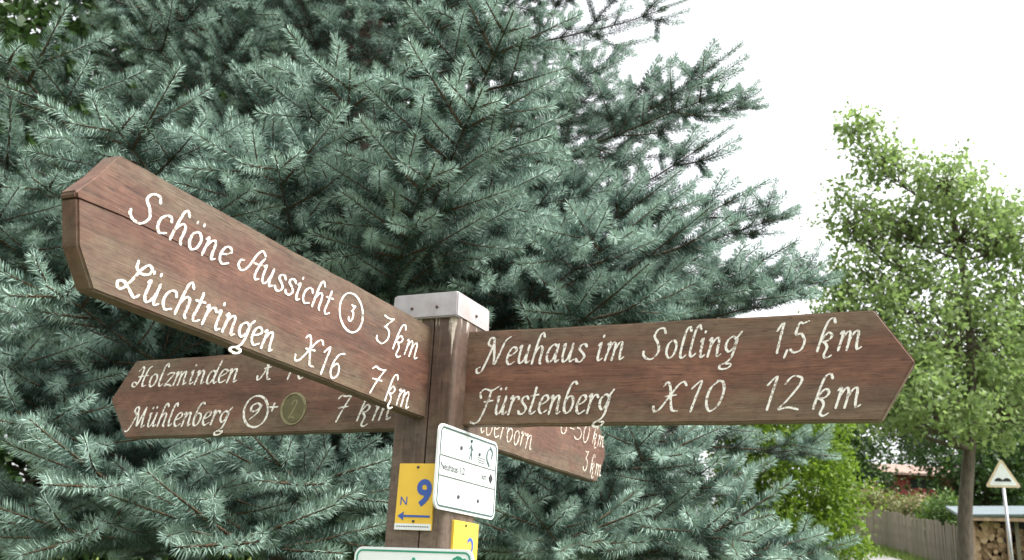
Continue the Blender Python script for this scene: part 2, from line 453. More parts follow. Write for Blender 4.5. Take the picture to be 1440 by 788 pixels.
bm.faces.new(bm.verts); r_ = bmesh.ops.extrude_face_region(bm, geom=bm.faces[:]); bmesh.ops.translate(bm, verts=[v for v in r_['geom'] if isinstance(v, bmesh.types.BMVert)], vec=(0, 0, .09))
bmesh.ops.recalc_face_normals(bm, faces=bm.faces); rf = bmobj('roof', bm, M['tile'], sh)
bm = bmesh.new()
for v in ((1.65, .25, H + .6), (-1.75, .25, H + .64), (-1.75, 1.9, H - .02), (1.65, 1.9, H - .02)): bm.verts.new(v)
bm.faces.new(bm.verts); r_ = bmesh.ops.extrude_face_region(bm, geom=bm.faces[:]); bmesh.ops.translate(bm, verts=[v for v in r_['geom'] if isinstance(v, bmesh.types.BMVert)], vec=(0, 0, .09))
bmesh.ops.recalc_face_normals(bm, faces=bm.faces); bmobj('roof', bm, M['tile'], sh)
bm = bmesh.new(); box(bm, .95, 1.75, -2.02, -1.96, H - .10, H + .06); bmobj('gutter', bm, M['whitetrim'], sh)
sh.scale.x = 1.25
tag(sh, 'red boarded garden shed with brown low roof behind the shrubs', 'shed')

# ------------------------------------------------------------------ woodshed with stacked firewood
M['shedroof'] = plain('shed_roof_sheet', (.11, .14, .15), .45, .4, var=.15, scale=3)
M['shedwood'] = plain('shed_timber', (.30, .21, .14), .85, var=.35, scale=9)
k = NT('log_wood'); geo = k.n('ShaderNodeNewGeometry')
M['log'] = k.col(k.ramp(geo.outputs['Random Per Island'], [(0, (.10, .065, .04)), (.5, (.30, .20, .12)), (1, (.46, .34, .22))]), .9, .1)
wb = at(1416, 728, 22.5); wz = ground(wb.x, wb.y); Ht = wb.z - wz
ws = empty('woodshed', (wb.x, wb.y, wz), R(-17))      # corner post at the origin; local -X runs away to the left, +X to the right
def wbox(name, mat, *a, bev=.006):
    bm = bmesh.new(); box(bm, *a, bev); return bmobj(name, bm, mat, ws)
# left side bay is along local Y (depth 1.8), front along +X
rot = R(24)
for (x, y) in ((0, 0), (-.72, 0), (1.6, 0), (1.6, 1.8), (0, 1.8)):
    wbox('post', M['shedwood'], x - .05, x + .05, y - .05, y + .05, -.3, Ht + .04 + .12 * y)
rg = np.random.default_rng(77)
def logs(name, x0, x1, z0, z1, y, n, ang):
    V = []; F = []
    for i in range(n):
        r = rg.uniform(.045, .085); cx_, cz = rg.uniform(x0, x1), rg.uniform(z0, z1); L = rg.uniform(.28, .36); yy = y + rg.uniform(-.05, .05)
        p0 = Vector((cx_, yy, cz)); p1 = p0 + Vector((rg.normal(0, .02), L, rg.normal(0, .02)))
        v, f = tubes([([p0, p1], [r, r])], int(rg.integers(4, 8))); b0 = len(V); V += v; F += [tuple(q + b0 for q in ff) for ff in f]
    o = mesh(name, V, F, M['log'], ws); o['kind'] = 'stuff'; return o
logs('firewood', -.70, -.06, .05, Ht - .12, .1, 190, 0)
logs('firewood', .1, 1.55, .05, Ht - .25, .15, 330, 0)
for j, x in enumerate((.18, .42, .66, .92, 1.2, 1.45)):
    wbox('slat', M['plank'], x - .045, x + .045, .012 + .002 * j, .04 + .002 * j, -.1, Ht - .02)
wbox('back_board', M['dark'], -.8, 1.65, .6, .63, -.2, Ht + .02)
bm = bmesh.new(); box(bm, -1.0, 1.9, -.2, 2.0, -.03, .03, .006)
rf = bmobj('roof', bm, M['shedroof'], ws); rf.location = (0, 0, Ht + .06); rf.rotation_euler = (R(10), R(-1.5), 0)
wbox('fascia', M['shedwood'], -.95, 1.8, -.18, -.155, Ht - .10, Ht - .02)
tag(ws, 'open woodshed of stacked split logs under a flat blue grey roof', 'shed')

# ------------------------------------------------------------------ traffic warning sign
M['galv'] = plain('galvanised_steel', (.42, .43, .45), .45, .5, .6, .15, 20)
M['signwhite'] = plain('sign_white', (.80, .83, .86), .4, .4, var=.04, scale=6)
M['signborder'] = plain('faded_border', (.66, .53, .38), .5, .4, var=.15, scale=9)
M['black'] = plain('sign_black', (.02, .02, .022), .5, .3, var=.1)
sp = at(1411, 685, 20); gz = ground(sp.x, sp.y)
ts = empty('warning_sign', (sp.x, sp.y, gz), R(-14)); hz = sp.z - gz
V, F = tubes([([Vector((.06, .035, -.3)), Vector((0, .035, hz + .3))], [.03, .03])], 12); mesh('pole', V, F, M['galv'], ts, True)
def tri(s, r, y0, y1, zc):
    """rounded equilateral triangle plate, side s, centre height zc"""
    cs = [Vector((math.sin(a) * (s / math.sqrt(3) - 2 * r), 0, math.cos(a) * (s / math.sqrt(3) - 2 * r))) for a in (0, 2 * math.pi / 3, 4 * math.pi / 3)]
    ring = []
    for i, c in enumerate(cs):
        a0 = 2 * math.pi / 3 * i
        for k in range(7):
            a = a0 - math.pi / 3 + 2 * math.pi / 3 * k / 6; ring.append((c.x + r * math.sin(a), c.z + r * math.cos(a) + zc))
    n = len(ring); V = [(x, y0, z) for x, z in ring] + [(x, y1, z) for x, z in ring]
    F = [tuple(range(n)), tuple(reversed(range(n, 2 * n)))] + [(i, i + n, (i + 1) % n + n, (i + 1) % n) for i in range(n)]
    return V, F
zc = hz + .18
V, F = tri(.66, .035, -.003, .004, zc); pn = mesh('panel', V, F, M['signborder'], ts)
V, F = tri(.52, .02, -.006, -.0035, zc); mesh('face', V, F, M['signwhite'], pn)
hump = [(-.15, -.075)] + [(-.15 + .3 * i / 24, -.05 + .045 * abs(math.sin(math.pi * 2 * i / 24))) for i in range(25)] + [(.15, -.075)]
n = len(hump); V = [(x, -.0065, z + zc) for x, z in hump] + [(x, -.009, z + zc) for x, z in hump]
mesh('symbol', V, [tuple(range(n, 2 * n)), tuple(reversed(range(n)))] + [(i, (i + 1) % n, (i + 1) % n + n, i + n) for i in range(n)], M['black'], pn)
for zz in (.06, .26):
    bm = bmesh.new(); box(bm, -.05, .05, .004, .068, hz + zz - .012, hz + zz + .012, .003); bmobj('clamp', bm, M['galv'], ts)
tag(ts, 'triangular uneven road warning sign with two black humps on a grey pole', 'sign')

# ------------------------------------------------------------------ blue spruce
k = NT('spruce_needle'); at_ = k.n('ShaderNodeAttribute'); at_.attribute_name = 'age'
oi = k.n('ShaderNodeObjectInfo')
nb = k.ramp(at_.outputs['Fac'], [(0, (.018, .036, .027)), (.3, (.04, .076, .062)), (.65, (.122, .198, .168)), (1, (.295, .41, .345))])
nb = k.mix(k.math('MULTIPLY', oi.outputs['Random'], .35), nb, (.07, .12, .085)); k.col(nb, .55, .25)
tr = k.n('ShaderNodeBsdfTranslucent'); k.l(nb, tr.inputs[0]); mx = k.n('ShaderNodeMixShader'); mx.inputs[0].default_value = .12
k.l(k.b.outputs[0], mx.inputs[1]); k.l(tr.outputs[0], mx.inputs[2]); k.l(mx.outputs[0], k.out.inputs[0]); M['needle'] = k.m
M['twig'] = barkmat('spruce_twig', (.04, .028, .018), (.11, .075, .045), (20, 20, 20))
M['spruce_bark'] = barkmat('spruce_bark', (.03, .022, .017), (.09, .065, .05), (5, 5, 2))

def unit(v): return v / (np.linalg.norm(v) + 1e-12)
def spruce_branch(L, seed, dens=1700):
    """one bough along local +X, its tiers of shoots and all their needles"""
    rg = np.random.default_rng(seed); shoots = []           # (points (k,3), radius0, bare fraction, order)
    def grow(p0, d0, length, curl, n):
        pts = [p0]; d = d0.copy(); st = length / n
        for i in range(n):
            d = unit(d + np.array([0, 0, curl]) / n + rg.normal(0, .035, 3)); pts.append(pts[-1] + d * st)
        return np.array(pts)
    main = grow(np.zeros(3), unit(np.array([1, 0, -.08])), L, .22, 16)
    shoots.append((main, 0.0062 * L ** .8, .22, 0))
    def pt(path, u, L_):
        f = min(max(u / L_, 0), .9999) * (len(path) - 1); i = int(f)
        return path[i] + (path[i + 1] - path[i]) * (f - i), unit(path[i + 1] - path[i])
    Z = np.array([0, 0, 1.])
    def lateral(p, t, ln, sd_, el):
        s = unit(np.cross(Z, t)) * sd_; a = R(rg.uniform(42, 58))
        d = unit(t * math.cos(a) + s * math.sin(a) + Z * el)
        lat = grow(p, d, ln, .14, max(4, int(ln / .07)))
        shoots.append((lat, .0042, .0, 1))
        v = min(.5 * ln, rg.uniform(.05, .1))
        while v < ln - .09 and ln > .15:
            q, tt = pt(lat, v, ln); r2 = ln - v
            for s2 in (1, -1):
                if rg.random() < .12: continue
                l2 = min(.085 + r2 * .5, .27) * rg.uniform(.6, 1.2)
                sv = unit(np.cross(Z, tt)) * s2; a2 = R(rg.uniform(40, 56))
                d2 = unit(tt * math.cos(a2) + sv * math.sin(a2) + Z * rg.normal(.0, .2))
                shoots.append((grow(q, d2, l2, .12, 3), .0028, 0, 2))
            if rg.random() < .15:
                shoots.append((grow(q, unit(tt * .6 + Z * .75 + rg.normal(0, .15, 3)), rg.uniform(.07, .15), .15, 3), .0028, 0, 2))
            v += rg.uniform(.10, .15)
    node = .24 * L
    while node < L - .12:
        p, t = pt(main, node, L); rem = L - node
        for sd_ in (1, -1):
            ln = min(.15 + rem * .52, .85) * rg.uniform(.75, 1.1) * (.7 if node < .45 * L else 1)
            lateral(p, t, ln, sd_, rg.normal(.06, .16))
        if rg.random() < .25 and node > .3 * L:              # upright candle on the top of the bough
            ln = rg.uniform(.1, .26); up_ = grow(p, unit(t * .5 + np.array([0, rg.normal(0, .3), .85])), ln, .2, 4); shoots.append((up_, .0035, 0, 2))
            for s2 in (1, -1):
                q, tt = pt(up_, ln * .3, ln); sv = unit(np.cross(tt, np.array([1, .3, 0.]))) * s2
                shoots.append((grow(q, unit(tt * .65 + sv * .75), ln * .55, .2, 3), .0028, 0, 2))
        step = rg.uniform(.20, .30) if node < L - .35 else rg.uniform(.11, .16)
        for f in (.5,):                                  # weaker shoots between the whorls
            if node + step * f < L - .05:
                q, tt = pt(main, node + step * f, L)
                for sd_ in (1, -1):
                    if rg.random() < .75: lateral(q, tt, min(.07 + rem * .2, .3) * rg.uniform(.6, 1.1), sd_, rg.normal(.1, .3))
        node += step
    # terminal fan
    p, t = pt(main, L * .998, L)
    # ---- needles
    VN = []; AG = []; TV = []; TF = []
    gold = 2.399963
    for pts, r0, bare, order in shoots:
        seg = np.diff(pts, axis=0); sl_ = np.linalg.norm(seg, axis=1); LL = sl_.sum(); cm = np.concatenate([[0], np.cumsum(sl_)])
        n = int(dens * LL * (1 - bare) * (1.15 if order == 2 else 1.0)) + 6
        s = LL * (bare + (1 - bare) * (np.arange(n) + rg.random(n)) / n)
        i = np.clip(np.searchsorted(cm, s) - 1, 0, len(sl_) - 1); f = (s - cm[i]) / sl_[i]
        p = pts[i] + seg[i] * f[:, None]; t = seg[i] / sl_[i][:, None]
        ref = np.where(np.abs(t[:, 2:3]) < .9, np.array([[0, 0, 1.]]), np.array([[1., 0, 0]]))
        e1 = np.cross(t, ref); e1 /= np.linalg.norm(e1, axis=1)[:, None]; e2 = np.cross(e1, t)
        az = np.arange(n) * gold + rg.normal(0, .3, n)
        rad = e1 * np.cos(az)[:, None] + e2 * np.sin(az)[:, None]
        ph = np.radians(rg.normal(66, 7, n)); tipf = s / LL
        ph = ph * (1 - .35 * np.clip((tipf - .85) / .15, 0, 1))
        d = t * np.cos(ph)[:, None] + rad * np.sin(ph)[:, None]; d[:, 2] += .10; d /= np.linalg.norm(d, axis=1)[:, None]
        ln = rg.normal(.0215, .0018, n) * (1 - .25 * np.clip((tipf - .9) / .1, 0, 1))
        wv = np.cross(d, rg.normal(0, 1, (n, 3))); wv /= np.linalg.norm(wv, axis=1)[:, None]
        wd = .00115; b = p + rad * .0015
        mid = b + d * (ln * .45)[:, None]
        VN.append(np.stack([b, mid + wv * wd, b + d * ln[:, None], mid - wv * wd], 1))
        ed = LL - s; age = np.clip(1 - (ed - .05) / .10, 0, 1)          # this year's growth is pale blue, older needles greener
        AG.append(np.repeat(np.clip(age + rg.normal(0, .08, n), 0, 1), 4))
        P = [Vector(q) for q in pts]; m = len(P)
        v, ff = tubes([(P, [max(.0011, r0 * (1 - .85 * j / (m - 1))) for j in range(m)])], 6 if order == 0 else 4)
        b0 = len(TV); TV += v; TF += [tuple(q + b0 for q in g_) for g_ in ff]
    VN = np.concatenate(VN).reshape(-1, 3); AG = np.concatenate(AG)
    return VN, np.arange(len(VN)).reshape(-1, 4), AG, TV, TF, main[-1]

variants = []
for L, sd_ in ((3.0, 1), (3.0, 2), (2.6, 3), (2.6, 4), (2.1, 5), (1.6, 6)):
    VN, Q, AG, TV, TF, END = spruce_branch(L, sd_)
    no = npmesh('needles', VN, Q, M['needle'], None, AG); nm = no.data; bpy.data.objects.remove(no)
    to = mesh('bough', TV, TF, M['twig']); tm = to.data; bpy.data.objects.remove(to)
    variants.append((L, tm, nm, END))
print('needles per variant', [len(v[2].polygons) for v in variants])

SX, SY = -1.05, 5.75
sg = ground(SX, SY); spruce = empty('blue_spruce', (SX, SY, sg))
tag(spruce, 'large blue spruce with silvery green needles behind the signpost', 'tree')
V, F = tubes([([Vector((0, 0, -.2)), Vector((.02, 0, 2)), Vector((0, .02, 5)), Vector((0, 0, 11.5))], [.24, .2, .14, .02])], 12)
mesh('trunk', V, F, M['spruce_bark'], spruce, True)
def reach(z): return max(.4, 3.36 - .32 * max(0, z - 1.3))
def add_bough(z, az, length, el, roll=0.):
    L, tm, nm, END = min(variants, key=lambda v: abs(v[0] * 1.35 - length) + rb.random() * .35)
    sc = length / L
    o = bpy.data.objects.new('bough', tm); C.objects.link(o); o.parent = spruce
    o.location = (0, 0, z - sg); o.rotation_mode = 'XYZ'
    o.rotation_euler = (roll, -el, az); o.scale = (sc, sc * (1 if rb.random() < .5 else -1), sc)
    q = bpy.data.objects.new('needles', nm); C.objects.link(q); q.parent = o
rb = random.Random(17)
nbough = 0
z = .40; a0 = 0.; tier = 0
while z < 8.2:
    nb_ = 9 if z < 5.3 else 7
    for j in range(nb_ + (4 if z < 5.3 else 0)):
        inner = j >= nb_                          # short weak boughs between the whorls
        az = a0 + 2 * math.pi * j / nb_ + rb.uniform(-.2, .2) if not inner else (rb.uniform(-.5, 3.04) if z < 2.6 else rb.uniform(-3.1, 3.1))
        zz = z + (rb.uniform(-.05, .05) if not inner else .25)
        right_ = math.cos(az) > .72
        ln = reach(zz) * ((rb.uniform(.86, 1.04) if right_ else rb.choice((.66, .8, .92, 1.0, 1.06))) if not inner else rb.uniform(.5, .8))
        if not inner and math.sin(az) < -.3 and not right_ and rb.random() < .24: continue
        el = min(R(-3 + 4.0 * max(0, zz - 1.8) + rb.uniform(-3, 3)), R(34))
        if zz < 2.3 and -1.0 < math.atan2(math.sin(az), math.cos(az)) < -.05: ln *= .86
        # keep the boughs clear of the signpost
        tx, ty = SX + math.cos(az) * math.cos(el) * ln, SY + math.sin(az) * math.cos(el) * ln
        tz = zz + math.sin(el) * ln
        lim = 3.25 if (-1.4 < tx < .9 and 1.3 < tz < 2.7) else 2.75
        if ty < lim and math.sin(az) < 0:
            ln = min(ln, (SY - lim) / (-math.sin(az) * math.cos(el)))
        add_bough(zz, az, ln, el, rb.uniform(-.2, .2)); nbough += 1
    a0 += .47; tier += 1; z += .54
# long outer boughs reaching towards the lane: tip position and slope
def bough_to(tip, el, roll=0.):
    h = math.hypot(tip.x - SX, tip.y - SY); az = math.atan2(tip.y - SY, tip.x - SX)
    ln = h / math.cos(el); v = min(variants, key=lambda v: abs(v[0] * 1.5 - ln) + rb.random() * .4)
    e = v[3]; sc = ln / math.hypot(e[0], e[2]); e0 = math.atan2(e[2], e[0]); daz = math.atan2(e[1], e[0])
    o = bpy.data.objects.new('bough', v[1]); C.objects.link(o); o.parent = spruce
    o.location = (0, 0, tip.z - h * math.tan(el) - sg); o.rotation_euler = (roll, e0 - el, az - daz); o.scale = (sc, sc, sc)
    q = bpy.data.objects.new('needles', v[2]); C.objects.link(q); q.parent = o
for (px, py, Y, el) in ((505, 100, 2.7, 12), (355, 215, 2.65, 5), (745, 25, 2.9, 18), (690, 130, 2.65, 11), (610, 230, 2.7, 6), (120, 160, 2.7, 8), (-20, 60, 2.8, 12), (40, 400, 2.6, 4), (870, 320, 3.2, 9), (560, 300, 2.85, 5),
                        (140, 690, 2.6, -2), (20, 600, 2.7, 0), (330, 775, 2.5, -4), (440, 690, 2.75, -3), (960, 640, 3.25, 4), (1045, 685, 3.5, 3), (1120, 790, 3.6, -2), (1040, 760, 3.1, -2), (830, 770, 2.9, -3), (250, 300, 2.75, 5), (1125, 300, 4.5, 12), (1105, 350, 4.2, 10), (1150, 405, 4.1, 8), (1035, 75, 4.8, 22), (1020, 190, 4.6, 16), (1000, 330, 3.8, 9), (-60, 300, 2.9, 5), (-40, 520, 2.9, 0), (-90, 180, 3.1, 9), (20, 250, 3.0, 6), (60, 760, 2.6, -3), (1185, 795, 3.9, -1), (1060, 240, 4.5, 14), (1085, 395, 3.9, 8), (940, 240, 4.0, 12), (900, 400, 3.4, 6), (970, 300, 4.3, 11)):
    bough_to(at(px, py, Y), R(el), rb.uniform(-.3, .3))


# leafy trees standing behind the spruce on its left
for i, (px, Y, top, wd, lab) in enumerate([(-150, 10.5, -40, 2.0, 'dark broadleaf tree beyond the left edge of the spruce boughs'), (40, 11.5, -40, 2.0, 'broadleaf tree showing through the gaps at the left edge of the spruce'), (240, 12, -60, 2.0, 'dark broadleaf tree standing left of the spruce trunk'),
        (430, 12.5, -80, 2.0, 'dark broadleaf tree directly behind the spruce trunk'), (620, 12.5, 180, 1.7, 'dark broadleaf tree behind the cap of the signpost'), (780, 12.5, 430, 1.6, 'low dark broadleaf tree behind the right side of the spruce')]):
    b = gp(px, Y); h = at(px, top, Y).z - b.z; rr = random.Random(60 + i); lobes = []
    for j in range(8):
        zz = b.z + h * (.0 + 1.0 * (j + .5) / 8); wz = wd * (1 - .4 * abs(j - 3) / 5)
        lobes.append(((b.x + rr.uniform(-.3, .3) * wz, b.y + rr.uniform(-.3, .3) * wz, zz), (wz * .8, wz * .8, h * .11), 56))
    broadleaf('shade_tree', lab, b, [b, b + Vector((0, 0, h * .3)), b + Vector((.1, .1, h * .6)), b + Vector((0, .2, h * .9))], lobes, 44, .22, .13, M['leaf_dark'], M['bark'], .17, 70 + i, 'trees behind the spruce', twig=.022)

# ------------------------------------------------------------------ signpost
YAW = .4353; PX, PY, PZ = -.1485, 2.1336, EYE + .3372
AX = Vector((math.sin(YAW), math.cos(YAW), 0)); BX = Vector((math.cos(YAW), -math.sin(YAW), 0))
# post frame: local X = BX (to the right), local Y = AX (away)
post_g = ground(PX, PY)
sign = empty('signpost', (PX, PY, post_g), -YAW)
tag(sign, 'brown wooden fingerpost with four lettered arms and a metal cap', 'signpost')
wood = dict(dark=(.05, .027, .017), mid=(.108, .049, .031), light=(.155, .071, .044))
M['post'] = stained_wood('post_wood', (.035, .023, .018), (.08, .048, .035), (.125, .076, .053), algae=.25, drips=True, vertical=True, seed=2.)
HW, OB = .068, .008
bm = bmesh.new()
def prism(bm, ring, z0, z1):
    a = [bm.verts.new((x, y, z0)) for x, y in ring]; b = [bm.verts.new((x, y, z1)) for x, y in ring]; n = len(ring)
    bm.faces.new(list(reversed(a))); bm.faces.new(b)
    for i in range(n): bm.faces.new((a[i], a[(i + 1) % n], b[(i + 1) % n], b[i]))
def rsq(cx, cy, hx, hy, r, n=4):
    out = []
    for (sx, sy, a) in ((1, 1, 0), (-1, 1, 90), (-1, -1, 180), (1, -1, 270)):
        for k in range(n + 1):
            t = R(a + 90 * k / n); out.append((cx + sx * (hx - r) + r * math.cos(t), cy + sy * (hy - r) + r * math.sin(t)))
    return out
# two half timbers with the drying split between them on the front face
ring = rsq(OB, 0, HW, HW, .010)
fi = max(range(len(ring)), key=lambda i: (ring[i][1] < -.05) * 1 + (ring[i][0] < 0) * 1 - abs(ring[i][0]) * 0)
ring2 = []
for i, p in enumerate(ring):
    ring2.append(p)
    q = ring[(i + 1) % len(ring)]
    if p[1] < -HW + .001 and q[1] < -HW + .001 and abs(q[0] - p[0]) > .05:
        ring2 += [(.0195, -HW), (.021, -HW + .022), (.0232, -HW)]
prism(bm, ring2, -.4, PZ + .222 - post_g)
bmesh.ops.recalc_face_normals(bm, faces=bm.faces)
bmobj('post', bm, M['post'], sign)
# sheet metal cap
k = NT('zinc_cap'); f = k.noise(k.coord(), 14, 6, .65); r2 = k.noise(k.coord((1, 1, .6)), 7, 5, .6)
cc = k.ramp(f, [(.3, (.25, .235, .24)), (.7, (.42, .395, .41))]); cc = k.mix(k.ramp(r2, [(.48, 0.), (.72, .6)]), cc, (.33, .22, .18)); k.b.inputs['Metallic'].default_value = .25
k.bump(f, .15, .003); M['zinc'] = k.col(cc, .5, .4)
bm = bmesh.new(); z0, z1 = PZ - post_g + .218, PZ - post_g + .272; CW = .0785
lo = [(-CW, -CW), (CW, -CW), (CW, CW), (-CW, CW)]
a = [bm.verts.new((x, y, z0)) for x, y in lo]; b2 = [bm.verts.new((x * .985, y * .985, z1)) for x, y in lo]; ap = bm.verts.new((0, 0, z1 + .018))
for i in range(4): bm.faces.new((a[i], a[(i + 1) % 4], b2[(i + 1) % 4], b2[i])); bm.faces.new((b2[i], b2[(i + 1) % 4], ap))
bm.faces.new(list(reversed(a))); bmesh.ops.bevel(bm, geom=bm.edges[:], offset=.0025, segments=2, affect='EDGES')
cap = bmobj('cap', bm, M['zinc'], sign)
M['rust'] = plain('rusty_nail', (.08, .05, .04), .8)
for (x, y) in ((-.03, -CW - .0005), (CW + .0005, .01), (.03, -CW - .0005)):
    bm = bmesh.new(); bmesh.ops.create_uvsphere(bm, u_segments=8, v_segments=6, radius=.0035, matrix=Matrix.Translation((x, y, z0 + .022))); bmobj('nail', bm, M['rust'], cap)
# grey batten behind the left of the post
bm = bmesh.new(); box(bm, -.085, -.058, HW - .045, HW - .012, -.3, PZ - post_g - .085, .003)
tag(bmobj('batten', bm, M['plank'], sign), 'grey weathered batten nailed to the side of the post')

# ---------------- brush lettering: skeleton strokes drawn with a broad nib
G = {
'a': (.78, ['.5,.88 .3,1 .1,.75 .05,.3 .2,.0 .38,.18 .5,.6', '.53,1 .5,.3 .56,.02 .68,.12']),
'b': (.68, ['.5,1.58 .4,1.7 .26,1.6 .12,1.1 .06,.4 .18,.02 .4,.1 .5,.5 .42,.85 .25,.9 .1,.66']),
'c': (.6, ['.48,.8 .42,.97 .25,.98 .08,.7 .06,.3 .2,.02 .44,.14']),
'd': (.75, ['.46,.85 .25,.97 .08,.6 .1,.12 .28,.02 .42,.3 .52,.9 .6,1.35 .66,1.7', '.54,.9 .48,.25 .6,.02 .68,.1']),
'e': (.6, ['.08,.48 .3,.58 .46,.78 .36,.98 .18,.92 .06,.55 .08,.2 .24,.0 .48,.16']),
'g': (.7, ['.48,.84 .3,.98 .1,.75 .08,.4 .24,.18 .42,.4 .52,.88 .46,.2 .36,-.2 .16,-.42 -.02,-.52 -.04,-.68 .14,-.74 .36,-.66 .42,-.5 .2,-.44', '.5,.92 .66,1.22']),
'h': (.72, ['.44,1.5 .32,1.72 .2,1.55 .13,1.0 .06,.0', '.1,.55 .28,.95 .44,.9 .46,.5 .44,.12 .5,.0']),
'i': (.42, ['.04,.88 .13,1 .11,.25 .18,.02 .3,.12', '.17,1.36 .18,1.42']),
'k': (.74, ['.48,1.5 .4,1.72 .24,1.6 .13,1.0 .04,.0', '.08,.5 .3,.95 .46,.8 .36,.55 .14,.48', '.2,.5 .36,.2 .3,-.25 .42,-.38 .56,-.26']),
'l': (.44, ['.38,1.48 .29,1.7 .17,1.5 .1,.9 .08,.2 .18,.0 .32,.14']),
'm': (.98, ['.02,.88 .1,1 .09,.6 .04,0', '.1,.58 .24,.95 .35,.9 .36,.4 .33,0', '.38,.58 .52,.95 .64,.9 .65,.3 .7,.02 .82,.12']),
'n': (.72, ['.02,.88 .1,1 .1,.6 .05,0', '.1,.55 .28,.95 .43,.9 .44,.3 .48,.02 .6,.1']),
'o': (.65, ['.28,.98 .1,.8 .06,.35 .2,.02 .4,.15 .48,.6 .38,.92 .24,.97']),
'r': (.54, ['.02,.88 .11,1 .1,.5 .05,0', '.1,.55 .25,.92 .4,.96 .46,.84']),
's': (.56, ['.44,.84 .34,.98 .16,.92 .12,.7 .3,.5 .42,.28 .3,.03 .12,.02 .03,.16']),
't': (.5, ['.2,1.45 .17,.8 .1,.2 .2,.0 .38,.14', '.0,1.0 .38,1.06']),
'u': (.76, ['.02,.9 .1,1 .08,.3 .18,.02 .34,.15 .46,.6', '.5,1 .46,.3 .52,.02 .66,.12']),
'z': (.6, ['.06,.88 .2,1 .46,.95 .3,.55 .06,.05 .25,.12 .48,.0']),
'S': (.82, ['.66,1.4 .56,1.66 .3,1.62 .18,1.25 .4,.85 .5,.42 .3,.02 .03,.02 -.17,.22 -.2,.42']),
'A': (1.0, ['.0,.72 -.14,.62 -.16,.3 .06,.14 .3,.5 .5,1.3 .7,1.66 .9,1.5', '.92,1.3 .78,.9 .7,.25 .78,.02 .92,.1', '.42,.78 .94,.92']),
'L': (1.02, ['.42,1.62 .46,1.3 .7,1.15 .97,1.28 1.0,1.55 .82,1.65 .62,1.3 .42,.65 .22,.18 .02,.22 .0,.46 .22,.5 .5,.22 .74,.0 .88,.18']),
'X': (1.02, ['-.12,.3 -.06,.06 .14,.16 .42,.8 .68,1.42 .88,1.6 1.0,1.42', '.12,1.4 .24,1.6 .38,1.35 .5,.7 .64,.12 .84,.06', '.28,.84 .68,.92']),
'H': (1.0, ['.1,1.3 .26,1.58 .38,1.35 .32,.6 .14,.1 -.08,.16 -.06,.42 .16,.34', '.86,1.58 .7,1.35 .58,.6 .62,.1 .82,.12', '.2,.82 .76,.9']),
'M': (1.2, ['-.26,-.25 -.08,-.2 .12,.4 .28,1.1 .26,1.5 .08,1.56 .0,1.3 .14,1.08', '.28,1.4 .4,.7 .48,.12 .64,.8 .8,1.5', '.8,1.5 .8,.7 .86,.05 1.02,.14']),
'N': (1.2, ['-.12,-.1 -.28,-.22 -.2,-.42 .0,-.34 .18,.3 .34,1.1 .32,1.5 .12,1.56 .06,1.25 .2,1.1', '.36,1.3 .5,.62 .62,.05 .8,.7 .96,1.35 1.18,1.58']),
'F': (.86, ['-.06,.98 -.14,1.26 .08,1.46 .46,1.36 .86,1.62', '.46,1.36 .36,.7 .16,-.2 -.08,-.46 -.32,-.4', '.2,.74 .62,.8']),
'0': (.72, ['.3,1.6 .08,1.2 .05,.5 .22,.0 .45,.3 .52,1.0 .42,1.5 .26,1.58']),
'1': (.52, ['.0,1.2 .25,1.6 .2,.8 .14,0']),
'2': (.78, ['.05,1.25 .25,1.6 .55,1.5 .5,1.1 .2,.4 .0,.02 .3,.1 .62,.0']),
'3': (.7, ['.1,1.58 .3,1.54 .54,1.6 .54,1.6 .26,1.0 .26,1.0 .5,.82 .52,.36 .3,.0 .04,.1 .0,.28']),
'5': (.78, ['.66,1.66 .42,1.56 .24,1.58 .14,1.0 .4,.98 .6,.6 .5,.15 .2,.0 .0,.15']),
'6': (.72, ['.58,1.58 .3,1.4 .1,.8 .1,.2 .3,.0 .5,.25 .48,.7 .3,.86 .12,.6']),
'7': (.72, ['.0,1.42 .12,1.6 .3,1.54 .58,1.58 .58,1.58 .36,.8 .2,0', '.14,.84 .56,.92']),
'9': (.72, ['.5,1.3 .35,1.6 .1,1.45 .08,1.0 .25,.8 .46,1.0 .54,1.45 .5,.7 .24,.0']),
',': (.26, ['.1,.12 .0,-.28']), '+': (.6, ['.25,1.0 .25,.4', '.0,.7 .5,.7']), '-': (.6, ['.1,.7 .45,.74']), ' ': (.4, []),
}
dots = ['.1,1.4 .11,1.46', '.38,1.42 .39,1.48']
for ch, bs in (('ö', 'o'), ('ü', 'u')): G[ch] = (G[bs][0], G[bs][1] + dots)

